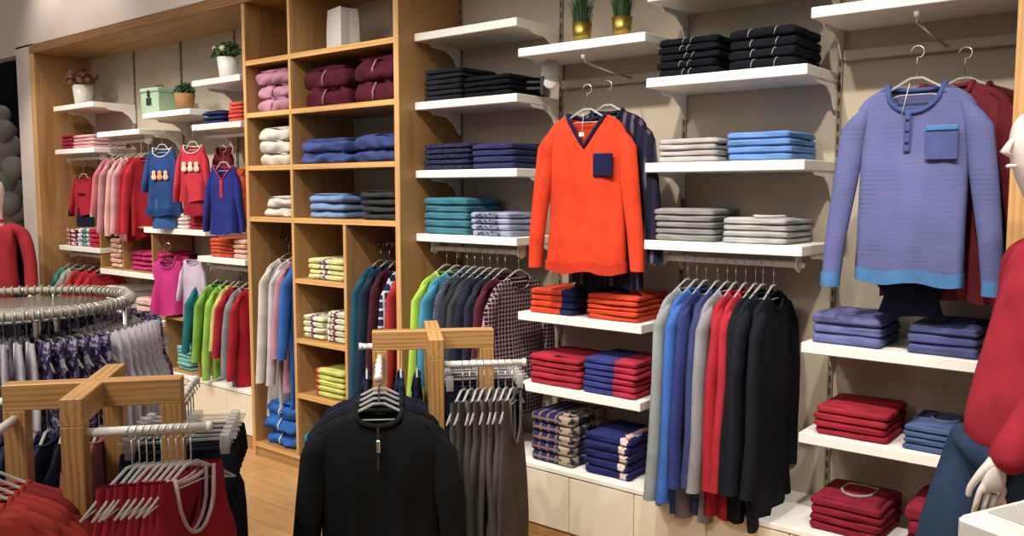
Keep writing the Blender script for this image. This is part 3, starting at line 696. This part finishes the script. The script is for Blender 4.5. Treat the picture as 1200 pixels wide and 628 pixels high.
g,a,L_=faceout(98,207,252,-.25,'child_jacket','small red child jacket with dark cuffs on the left wall rail','jacket',.28,yaw=.62,th=.035,body=B('#b01c30'),sl=.33,cuff=B('#1a1c2c'),pants=B('#1c2034'),nd=.04,nh=.06,hanglab='hanger holding the small red jacket')
patch(g,-.03,.03,-.16,-.14,-.045,B('#5a1426'),'chest_print')
faceout(124,218,262,-.38,'long_sleeved_shirt','white and pink ruffled child top','top',.30,yaw=.5,th=.03,body=B('#ecc4cc','speck','#ffffff',.3),sl=.25,nd=.03,nh=.05)
faceout(197,306,368,-.40,'child_dress','bright pink pleated child dress','dress',.32,yaw=.62,th=.045,body=B('#d8308a'),sleeve='none',flare=1.25,folds=1.6,nd=.05,nh=.06,hanglab='black hanger holding the bright pink dress',hmat=STEEL)
faceout(226,304,372,-.36,'child_shirt','white-lilac child top beside the pink dress','top',.2,yaw=.62,th=.035,body=B('#dcc8e0'),sl=.3,nd=.04,nh=.05)
faceout(213,300,372,-.28,'child_dress','raspberry child dress between the pink dress and white top','dress',.22,th=.04,body=B('#b01850'),sleeve='none',nd=.04,nh=.05)
for px,py,l in ((262,170,'wine'),):
    pass
#=PLANTS=
def pot_grass(px,py,lab):
    p=at(px,py,-.27); t=thing('potted_grass',lab,'plant',(p.x,-.27,2.442))
    h=.098
    part('pot',MB().lathe([(.038,0),(.048,h),(.045,h),(.036,.02)],24),GOLD,t)
    part('soil',MB().lathe([(.042,h-.02),(.042,h-.012),(.001,h-.01)],16),plain('soil','#2c2118',.95),t)
    m=MB(); rg=random.Random(int(px))
    for i in range(260):
        a=rg.uniform(0,6.28); r0=rg.uniform(0,.04); ln=rg.uniform(.09,.17); out=rg.uniform(.0,.06)*(r0/.04+.2)
        ca,sa=math.cos(a),math.sin(a); b=Vector((r0*ca,r0*sa,h-.015)); w=Vector((-sa,ca,0))*.0028
        q=b+Vector((out*.35*ca,out*.35*sa,ln*.6)); e=b+Vector((out*ca,out*sa,ln))
        m.add([b-w,b+w,q+w*.8,q-w*.8,e],[(0,1,2,3),(3,2,4)])
    part('grass',m,GRASS,t)
pot_grass(682,45,'gold pot of dark artificial grass, left of the two')
pot_grass(729,37,'gold pot of dark artificial grass, right of the two')
def bushy(px,zs,y,pot_r,pot_h,potm,spread,hh,lab,n=110,leaf=LEAF,ls=.022,cat='plant',flowers=None):
    p=at(px,100,y); t=thing('potted_plant',lab,cat,(p.x,y,zs))
    part('pot',MB().lathe([(pot_r*.78,0),(pot_r,pot_h),(pot_r*.93,pot_h),(pot_r*.8,pot_h*.6)],24),potm,t)
    m=MB(); rg=random.Random(int(px)); st=MB()
    for i in range(n):
        a=rg.uniform(0,6.28); e=rg.uniform(.05,1.45); d=rg.uniform(.5,1)
        c=Vector((math.cos(a)*math.cos(e)*spread*d,math.sin(a)*math.cos(e)*spread*d*.8,pot_h-.01+hh*(.15+.85*math.sin(e)*d)))
        n_=Vector((rg.uniform(-1,1),rg.uniform(-1,1),rg.uniform(-.2,1))).normalized(); u=n_.orthogonal().normalized(); w=n_.cross(u); s=ls*rg.uniform(.7,1.3)
        m.add([c-u*s,c+w*s*.5,c+u*s,c-w*s*.5,c+n_*s*.3],[(0,1,4),(1,2,4),(2,3,4),(3,0,4)])
        if i%4==0: st.tube([(0,0,pot_h*.7),(c.x*.5,c.y*.5,(pot_h+c.z)/2),tuple(c)],.0016,4)
    part('foliage',m,leaf,t); part('stem',st,leaf,t)
    if flowers:
        for i in range(flowers[0]):
            f=MB(); a=rg.uniform(0,6.28); c=(math.cos(a)*spread*.8,math.sin(a)*spread*.6,pot_h+hh*rg.uniform(.1,.7))
            f.lathe([(.003,-.02),(.02,-.008),(.024,.006),(.014,.018),(.002,.022)],8,c)
            part('flower',f,flowers[1],t)
    return t
bushy(268,zF,-.25,.075,.15,CERAM,.13,.12,'white pot plant with loose green leaves beside the cubby',n=150,flowers=(6,plain('cream_petal','#d8d6b8',.8)))
bushy(216,zE,-.25,.075,.13,WICK,.09,.09,'green plant in a woven brown basket beside the mint box',n=120,leaf=plain('dark_leaf','#2c5a34',.6,0,.3))
bushy(97,zA,-.25,.085,.17,CERAM,.17,.15,'white pot of brown dried flowers',n=60,leaf=DRY,ls=.035,flowers=(9,DRY))
p=at(187,115,-.26); t=thing('tin_box','mint-green lidded tin box with a dark clasp','box',(p.x,-.26,zE),.1)
part('body',MB().box(-.11,.11,-.09,.09,0,.155,bev=.008),MINT,t); part('lid',MB().box(-.115,.115,-.095,.095,.156,.19,bev=.008),MINT,t)
part('label_holder',MB().box(-.03,.03,-.098,-.0905,.06,.115,bev=.004),STEEL,t); part('clasp',MB().box(-.014,.014,-.1,-.09,.12,.17,bev=.003),STEEL,t)
part('handle',MB().tube([(-.05,0,.19),(-.045,0,.215),(.045,0,.215),(.05,0,.19)],.005,6),STEEL,t)
p=at(402,50,-.3); t=thing('paper_bag','pale grey paper bag standing in the top cubby','bag',(p.x,-.30,kz[0]),-.25)
pb=MB(); rs=[]
for z,f in ((0,1),(.1,1.0),(.19,.97),(.25,.9)):
    w_,d_=.10*f,.06*f+.0; rs.append([(-w_,-d_,z),(0,-d_-.004,z),(w_,-d_,z),(w_*.93,0,z),(w_,d_,z),(0,d_,z),(-w_,d_,z),(-w_*.93,0,z)])
pb.rings(rs,cap0=True,cap1=True); o=part('bag_body',pb,PAPER,t); 
for pl_ in o.data.polygons: pl_.use_smooth=False
part('folded_top',MB().box(-.088,.088,-.058,-.048,.225,.256,bev=.003),PAPER,t)
p=at(645,95,-.2); t=thing('oval_tag','pale oval tag standing at the end of the black trousers','tag',(p.x,-.2,2.227),.5)
o=part('disc',MB().lathe([(.001,0),(.045,0),(.047,.004),(.045,.008),(.001,.008)],24),PAPER,t); o.matrix_local=Matrix.Translation((0,0,.105))@Matrix.Rotation(1.35,4,'X')@Matrix.Diagonal((1,1.7,1,1))
part('stand',MB().box(-.05,-.03,-.02,.02,0,.09,bev=.003).box(-.12,-.03,-.01,.01,.03,.04).box(-.12,-.03,-.01,.01,.06,.07),plain('black_plastic','#15151a',.4),t)
#=RACKS=
def fourway(lat,Z,ang,H,lab,larm):
    """wooden cross rack; local +x along the wide beam; returns root matrix"""
    p=lz(lat,Z); t=thing('clothes_rack',lab,'clothes rack',p,YAW+ang)
    h=.24; w=.029
    part('top_beam',MB().box(-h,h,-w,w,H-.075,H,bev=.002),wood('rack_oak_x','#b58a52','#95693a','X',.4,1.6),t)
    part('top_beam',MB().box(-w,w,-h,-w-.001,H-.075,H,bev=.002).box(-w,w,w+.001,h,H-.075,H,bev=.002),wood('rack_oak_y','#bd9259','#9c7040','Y',.4,1.6),t)
    for x,y in ((0,-h+w),(h-w,0),(0,h-w),(-h+w,0)): part('leg',MB().box(x-w,x+w,y-w,y+w,0,H-.0755,bev=.002),RACKW,t)
    za=1.095
    for (x,y),(dx,dy),ln in (((0,-h+w),(1,0),larm[0]),((h-w,0),(0,1),larm[1]),((0,h-w),(-1,0),larm[2]),((-h+w,0),(0,-1),larm[3])):
        a_=Vector((x+dx*w,y+dy*w,za)); e=a_+Vector((dx,dy,0))*ln
        ar=part('arm',MB().tube([a_,e],.0125,12),WTUBE,t)
        part('end_cap',MB().tube([e-Vector((dx,dy,0))*.002,e+Vector((dx,dy,0))*.012],.0155,12),WTUBE,ar)
    return t
def onarm(t,ax,ay,dx,dy,d0,step,n,mk,tw=0):
    M=Matrix.Translation(t.location)@Matrix.Rotation(t.rotation_euler.z,4,'Z')
    base=t.rotation_euler.z+math.atan2(dy,dx)+math.pi/2+tw
    for i in range(n):
        p=M@Vector((ax+dx*(d0+step*i),ay+dy*(d0+step*i),1.1075)); mk(i,n,p,base+R.uniform(-.05,.05))
h_=.24; w_=.029
TA=fourway(-1.215,2.46,.202,1.195,'wooden four-way clothes rack nearest the viewer at the left',(.31,.38,.36,.42))
REDT=B('#a81e30'); TRIM=B('#dcb8b4')
def mk(i,n,p,rz):
    garment('sleeveless_shirt','red sleeveless top with pale trim, %s from the post of the near rack'%ORD[i],'top',(p.x,p.y,p.z-DROP-.0),rz,body=REDT,hw=.19,L=.56,th=.022,sleeve='none',nd=.17,nh=.075,trim=TRIM if i>6 else REDT,N=28,seed=i)
    hanger((p.x,p.y,p.z),rz,'clear hanger of the %s red top from the post of the near rack'%ORD[i],hw=.19)
onarm(TA,0,-h_+w_,1,0,.14,.019,9,mk,-.55)
RUST=B('#b03428')
def mk(i,n,p,rz):
    o=garment('long_sleeved_shirt','rust-red long-sleeved top, %s from the outer end of the near rack left arm'%ORD[n-1-i],'top',(p.x,p.y,p.z-DROP),rz,body=RUST if i>1 else B('#8c2226'),hw=.225,L=.68,th=.04,nd=.10,nh=.09,N=40,seed=i,trim=B('#a83026'))
    hanger((p.x,p.y,p.z),rz,'clear hanger of the %s rust-red top from the outer end'%ORD[n-1-i],hw=.21)
onarm(TA,-h_+w_,0,0,-1,.20,.045,5,mk)
def mk(i,n,p,rz):
    garment('hanging_trousers','%s trousers clipped on the back arm of the near rack, %s from its post'%('black' if i%2 else 'dark denim',ORD[i]),'trousers',(p.x,p.y,p.z-DROP-.02),rz,body=B('#14161c') if i%2 else B('#1d2634'),hw=.17,L=.85,th=.025,sleeve='none',nd=.005,nh=.12,N=24,seed=i)
    hanger((p.x,p.y,p.z),rz,'clear clip hanger of the %s trousers on the back arm of the near rack'%ORD[i],hw=.17,clip=True)
onarm(TA,h_-w_,0,0,1,.06,.05,7,mk)
def mk(i,n,p,rz):
    c=['#b8707a','#a86470','#1a2236','#22304c','#141c30','#26304a','#1c2438'][i]; nm=['dusty pink','rose pink','midnight blue','denim blue','navy','slate navy','ink blue'][i]
    garment('long_sleeved_shirt','%s long-sleeved top on the far left arm of the near rack'%nm,'top',(p.x,p.y,p.z-DROP),rz,body=B(c),hw=.19,L=.6,th=.022,N=24,seed=i)
    hanger((p.x,p.y,p.z),rz,'clear hanger of the %s top on the far left arm'%nm,hw=.19)
onarm(TA,0,h_-w_,-1,0,.05,.05,7,mk)
TB=fourway(-.314,3.38,.138,1.195,'wooden four-way clothes rack in the middle with a black sweater',(.30,.36,.26,.38))
BLKS=B('#1a1b1b')
def mk(i,n,p,rz):
    last=i==n-1
    g=garment('hanging_sweater','black half-zip sweater facing front on the middle rack' if last else ('%s sweater behind the black half-zip sweater, %s from the post'%(['navy','dark blue','blackish navy'][i],ORD[i])),'sweater',(p.x,p.y,p.z-DROP),rz,body=BLKS if last else B(['#181c2a','#1c2236','#14161e'][i]),hw=.222,L=.72,th=.05 if last else .03,sl=.68,nd=.05,nh=.085,N=48,seed=i,spread=.0,folds=1.2)
    hanger((p.x,p.y,p.z),rz,'clear hanger holding the black half-zip sweater' if last else 'clear hanger of the %s sweater behind the black one'%['navy','dark blue','blackish navy'][i],hw=.2)
    if last:
        z_=part('zip',MB().box(-.004,.004,-.066,-.058,-.20,-.05,bev=.001),plain('zip_tape','#2a2a2c',.5),g)
        part('zip_pull',MB().box(-.007,.007,-.072,-.066,-.135,-.09,bev=.002),CHROME,z_)
        part('inner_collar',MB().tube([(-.06,.02,-.005),(0,.03,-.018),(.06,.02,-.005)],.006,6),B('#cfc8b8'),g)
onarm(TB,-h_+w_,0,0,-1,.14,.08,4,mk)
GRT=B('#57524c')
def mk(i,n,p,rz):
    garment('sleeveless_shirt','grey sleeveless top, %s from the post of the middle rack'%ORD[i],'top',(p.x,p.y,p.z-DROP),rz,body=GRT,hw=.165,L=.66,th=.02,sleeve='none',nd=.19,nh=.075,trim=B('#6c6860'),N=28,seed=i,flare=1.15)
    hanger((p.x,p.y,p.z),rz,'clear hanger of the %s grey sleeveless top from the middle rack post'%ORD[i],hw=.18)
onarm(TB,0,-h_+w_,1,0,.10,.027,8,mk,-.4)
def mk(i,n,p,rz):
    garment('hanging_trousers','dark navy trousers on the back arm of the middle rack, %s from its post'%ORD[i],'trousers',(p.x,p.y,p.z-DROP-.02),rz,body=B('#15182a'),hw=.17,L=.9,th=.025,sleeve='none',nd=.005,nh=.12,N=24,seed=i)
    hanger((p.x,p.y,p.z),rz,'clear clip hanger of the %s navy trousers on the back arm of the middle rack'%ORD[i],hw=.18,clip=True)
onarm(TB,h_-w_,0,0,1,.04,.06,6,mk)
def mk(i,n,p,rz):
    garment('long_sleeved_shirt','%s top on the far left arm of the middle rack'%['navy','slate blue','dark navy','ink navy'][i],'top',(p.x,p.y,p.z-DROP),rz,body=B(['#1d2440','#2c3a5c','#171c30','#1a2038'][i]),hw=.19,L=.62,th=.022,N=24,seed=i)
    hanger((p.x,p.y,p.z),rz,'clear hanger of the %s top on the far left arm of the middle rack'%['navy','slate blue','dark navy','ink navy'][i],hw=.19)
onarm(TB,0,h_-w_,-1,0,.06,.07,4,mk)
# round rack
RC=lz(-2.02,3.38); RR=.46; RZ=1.30
rr=thing('round_clothes_rack','round chrome clothes rack full of purple printed nightwear','clothes rack',RC)
NP=64
part('ring_rail',MB().tube([(RR*math.cos(2*math.pi*k/NP),RR*math.sin(2*math.pi*k/NP),RZ) for k in range(NP)],.016,10,closed=True),GREYM,rr)
for k in range(4):
    a=math.pi/4+k*math.pi/2; part('leg',MB().tube([(RR*math.cos(a),RR*math.sin(a),RZ-.016),(RR*math.cos(a),RR*math.sin(a),0)],.012,8),CHROME,rr)
part('glass_tray',MB().lathe([(.001,RZ-.03),(RR-.03,RZ-.03),(RR-.03,RZ-.024),(.001,RZ-.024)],48),clear('smoked_glass','#a8a295',.75),rr)
PUR=B('#5c4c7e','print','#b9aec4',1.3,'#2a2044'); PUR2=B('#4a3d6a','print','#a89cb8',1.6,'#241a3a')
NG=80
for k in range(NG):
    a=2*math.pi*k/NG+.03; p=RC+Vector((RR*math.cos(a),RR*math.sin(a),RZ+.020)); rz=a+R.uniform(-.04,.04)
    ap=a-YAW  # angle in view frame
    lil=(math.cos(ap+.08)>.945); wh=(math.cos(ap+math.radians(66))>.955)
    if lil: nm,mt='pale lilac sheer nightdress',SHEER
    elif wh: nm,mt='white-lilac sheer nightdress',SHEER
    else: nm,mt='purple floral nightdress',(PUR,PUR2)[k%2]
    if .45<ap%(2*math.pi)<math.pi and k%3: continue   # far side is thinned out
    garment('hanging_nightdress','%s on the round rack, one of a tight ring of look-alikes'%nm,'nightdress',(p.x,p.y,p.z-DROP+.03),rz,group=nm+'es on the round rack',body=mt,hw=.165,L=.62,th=.018,sleeve='none',nd=.13,nh=.07,N=24,seed=k%3,trim=mt)
    hanger(tuple(p),rz,'clear hanger on the ring of the round rack',group='clear hangers on the round rack',hw=.17,mat=CLEARD)
    if False:
        a2=a+math.pi/NG; hanger(tuple(RC+Vector((RR*math.cos(a2),RR*math.sin(a2),RZ+.02))),a2+.05,'clear hanger on the ring of the round rack',group='clear hangers on the round rack',hw=.17,mat=CLEARD)
for k in range(96):
    a=2*math.pi*(k+.5)/96; c=Vector((RR*math.cos(a),RR*math.sin(a),RZ)); u=Vector((math.cos(a),math.sin(a),0))
    if k==0: bm_=MB().tube([Vector((.021*math.cos(q),0,.021*math.sin(q))) for q in [2*math.pi*j/10 for j in range(10)]],.004,5,closed=True).mesh('divider_ring',GREYM)
    link('divider_ring',bm_,rr,c,a)
#=MANNEQUINS=
def skin(name,verts,edges,radii,mat,parent,sub=2,root=0):
    me=D.meshes.new(name); me.from_pydata(verts,edges,[]); me.materials.append(mat)
    o=D.objects.new(name,me); C.objects.link(o); o.parent=parent
    mo=o.modifiers.new('s','SKIN'); 
    if not me.skin_vertices:
        me.attributes.new if False else None
    for i,d in enumerate(me.skin_vertices[0].data):
        r=radii[i]; d.radius=(r if isinstance(r,tuple) else (r,r)); d.use_root=(i==root)
    mo.use_smooth_shade=True
    s=o.modifiers.new('d','SUBSURF'); s.levels=sub; s.render_levels=sub
    dg=bpy.context.evaluated_depsgraph_get(); ev=o.evaluated_get(dg); nm=D.meshes.new_from_object(ev)
    nm.materials.clear(); nm.materials.append(mat); o.modifiers.clear(); o.data=nm
    for p in nm.polygons: p.use_smooth=True
    return o
def chain(V,E,Rd,pts,rad,start=None):
    prev=start
    for p,r in zip(pts,rad):
        V.append(p); Rd.append(r); i=len(V)-1
        if prev is not None: E.append((prev,i))
        prev=i
    return prev
def mannequin(loc,rz,lab,shirtm,jeansm,head=True,plinth=.12,step=.22,armf=.10,lean=0,far=-.14):
    """local: faces -y, left arm at +x"""
    t=thing('mannequin',lab,'mannequin',loc,rz)
    part('base_plate',MB().lathe([(.2,0),(.2,.012),(.03,.02),(.015,.03),(.012,plinth)],28),CHROME,t)
    z=plinth; V=[];E=[];Rd=[]; hp=-lean
    pel=chain(V,E,Rd,[(0,hp,z+.93)],[(.10,.085)])
    ch=chain(V,E,Rd,[(0,hp,z+1.08),(0,hp*.6,z+1.25),(0,hp*.3+.01,z+1.40),(0,.01,z+1.47)],[(.10,.08),(.11,.08),(.09,.06),(.055,.05)],pel)
    hy=-.062 if lean else 0
    nk=chain(V,E,Rd,[(0,hy*.5,z+1.54),(0,hy-.005,z+1.60),(0,hy-.015,z+1.68),(0,hy-.015,z+1.77),(0,hy,z+1.82)],[.052,.055,(.075,.088),(.078,.095),(.05,.06)],ch)
    for s in (-1,1):
        f=armf if s>0 else far
        a=chain(V,E,Rd,[(s*.08,.01,z+1.41),(s*.17,.01,z+1.40),(s*.205,-f*.15,z+1.3),(s*.235,-f*.5,z+1.14),(s*.235,-f*1.0-.03,z+.89),(s*.235,-f-.045,z+.81)],[.035,.035,.035,.032,.022,(.020,.036)],ch-1)
        for j in range(4):
            fy=-f-.078+.0225*j; L=(.074,.086,.080,.062)[j]
            chain(V,E,Rd,[(s*.232,fy,z+.79),(s*.226,fy-.005,z+.79-L*.5),(s*.212,fy-.004,z+.79-L)],[.0088,.0082,.0062],a)
        chain(V,E,Rd,[(s*.222,-f-.080,z+.825),(s*.208,-f-.092,z+.79),(s*.202,-f-.092,z+.762)],[.011,.0095,.0075],a-1)
        k=-step if s<0 else step*.3
        chain(V,E,Rd,[(s*.09,hp+k*.12,z+.86),(s*.10,hp+k*.55,z+.50),(s*.10,hp+k*.8+.02,z+.09),(s*.10,hp+k*.8-.03,z+.04),(s*.11,hp+k*.8-.15,z+.02)],[(.075,.08),.055,.04,.042,.03],pel)
    skin('body',V,E,Rd,SKINW,t)
    hd=part('face',MB().tube([(0,hy-.100,z+1.74),(0,hy-.122,z+1.705),(0,hy-.102,z+1.695)],[.007,.012,.008],8).tube([(-.022,hy-.098,z+1.665),(0,hy-.106,z+1.664),(.022,hy-.098,z+1.665)],[.004,.007,.004],8),SKINW,t)
    V=[];E=[];Rd=[]
    a=chain(V,E,Rd,[(0,hp-.01,z+.785),(0,hp-.01,z+.92),(0,hp*.8,z+1.10),(0,hp*.4,z+1.26),(0,hp*.1+.01,z+1.38),(0,.01,z+1.47)],[(.17,.16),(.165,.15),(.15,.13),(.15,.12),(.135,.095),(.078,.07)])
    for s in (-1,1):
        f=armf if s>0 else far
        chain(V,E,Rd,[(s*.12,.01,z+1.41),(s*.18,.01,z+1.39),(s*.215,-f*.15,z+1.27),(s*.236,-f*.5,z+1.12),(s*.240,-f*1.0-.035,z+.84)],[.062,.06,.057,.055,.054],a-1)
    skin('shirt',V,E,Rd,shirtm,t)
    part('collar',MB().tube([(.062*math.cos(q),.0+.055*math.sin(q),z+1.495-.012*math.sin(q+math.pi)) for q in [2*math.pi*j/18 for j in range(18)]],.012,8,closed=True),shirtm,t)
    V=[];E=[];Rd=[]
    a=chain(V,E,Rd,[(0,hp,z+.90)],[(.155,.125)])
    for s in (-1,1):
        k=-step if s<0 else step*.3
        chain(V,E,Rd,[(s*.095,hp+k*.15,z+.80),(s*.10,hp+k*.55,z+.50),(s*.10,hp+k*.8+.02,z+.08)],[(.115,.12),.088,.07],a)
    skin('jeans',V,E,Rd,jeansm,t)
    return t
REDM=B('#b3263a')
mannequin(lz(1.60,2.50),YAW-math.radians(86),'white mannequin at the right edge in a red long-sleeved shirt and blue jeans',REDM,B('#2c405c'),plinth=.15,step=.30,armf=.28,lean=.09)
p=at(-2,300,-.9)
mannequin((p.x,-.9,0),YAW+.35,'white mannequin at the left edge in a red sweater, before the dark opening',B('#b02a36'),B('#1c2436'),plinth=.02,step=.05,armf=.02,far=.02)
# pale balloons in the dark opening
bal=[(3,152,11),(12,172,12),(2,190,12),(16,196,11),(6,214,12),(18,222,11),(10,238,12),(20,246,11),(4,170,10),(1,134,9),(15,262,11),(9,154,9)]
for i,(px,py,r) in enumerate(bal):
    c=at(px,py,.35+.12*(i%3)); s=r/1004*12.6*.95
    t=thing('balloon','pale grey balloon in the dark opening, %s of the hanging cluster'%(ORD[i]),'balloon',c,group=None)
    part('balloon_body',MB().lathe([(.001,-s*1.12),(s*.35,-s*1.0),(s*.8,-s*.6),(s,0),(s*.85,s*.55),(s*.5,s*.88),(.001,s)],20),plain('pale_balloon','#c9c4bc',.4),t)
    part('knot',MB().lathe([(.012,-s*1.18),(.003,-s*1.12),(.001,-s*1.1)],8),plain('pale_balloon','#8f8c86',.4),t)
# white device at the lower right
p=lz(1.10,1.78); t=thing('display_block','white plastic block with pale inset panels at the bottom right corner','display',(p.x,p.y,0),YAW+.45)
zt=1.035
part('housing',MB().box(-.09,.2,-.10,.10,zt-.09,zt,bev=.012),WHITE,t)
part('inset_panel',MB().box(-.02,.07,-.075,.075,zt,zt+.004,bev=.002).box(.08,.17,-.075,.075,zt,zt+.004,bev=.002),plain('pale_grey_inset','#b9b6ac',.5),t)
part('pedestal',MB().box(.02,.16,-.06,.06,0,zt-.09,bev=.005),WHITE,t)
#=LIGHTS=
def light(kind,loc,target,power,color=(1,.93,.84),size=.2,spot=60,blend=.5,name='spot'):
    l=D.lights.new(name,kind); l.energy=power; l.color=color
    if kind=='SPOT': l.spot_size=math.radians(spot); l.spot_blend=blend; l.shadow_soft_size=size
    elif kind=='AREA': l.size=size
    o=D.objects.new(name,l); C.objects.link(o); o.location=loc
    o.rotation_euler=(Vector(target)-Vector(loc)).to_track_quat('-Z','Y').to_euler(); return o
for x,tz,pw in ((-.9,.75,250),(-1.9,.75,250),(-2.9,.75,200),(-4.1,.9,190),(-5.4,.9,240),(-6.5,.9,240),(-7.5,.9,210)):
    light('SPOT',(x+.35,-2.3,3.7),(x,-.2,tz),pw,size=.06,spot=62,blend=.6)
for x in (-7.55,-6.75): light('SPOT',(x,-.9,3.95),(x,-.45,3.0),42,size=.05,spot=85,blend=1)
light('SPOT',(.2,-2.2,3.6),(-.45,-.8,1.0),150,size=.06,spot=50)
light('SPOT',(-2.2,-4.2,3.7),(-2.4,-2.4,1.0),150,size=.08,spot=70)
light('SPOT',(-3.3,-3.9,3.7),(-3.6,-2.2,1.1),170,size=.08,spot=60)  # added fill to brighten the round rack and left foreground
light('AREA',(-3.5,-3.2,3.9),(-3.5,-1.5,0),110,size=4.5,color=(1,.94,.88),name='ambient_fill')  # broad ambient fill, added; stands for no ceiling fixture
w=D.worlds.new('world'); bpy.context.scene.world=w; w.use_nodes=True
w.node_tree.nodes['Background'].inputs[0].default_value=(.95,.9,.86,1); w.node_tree.nodes['Background'].inputs[1].default_value=.27
vs=bpy.context.scene.view_settings; vs.view_transform='Standard'; vs.look='None'; vs.exposure=0
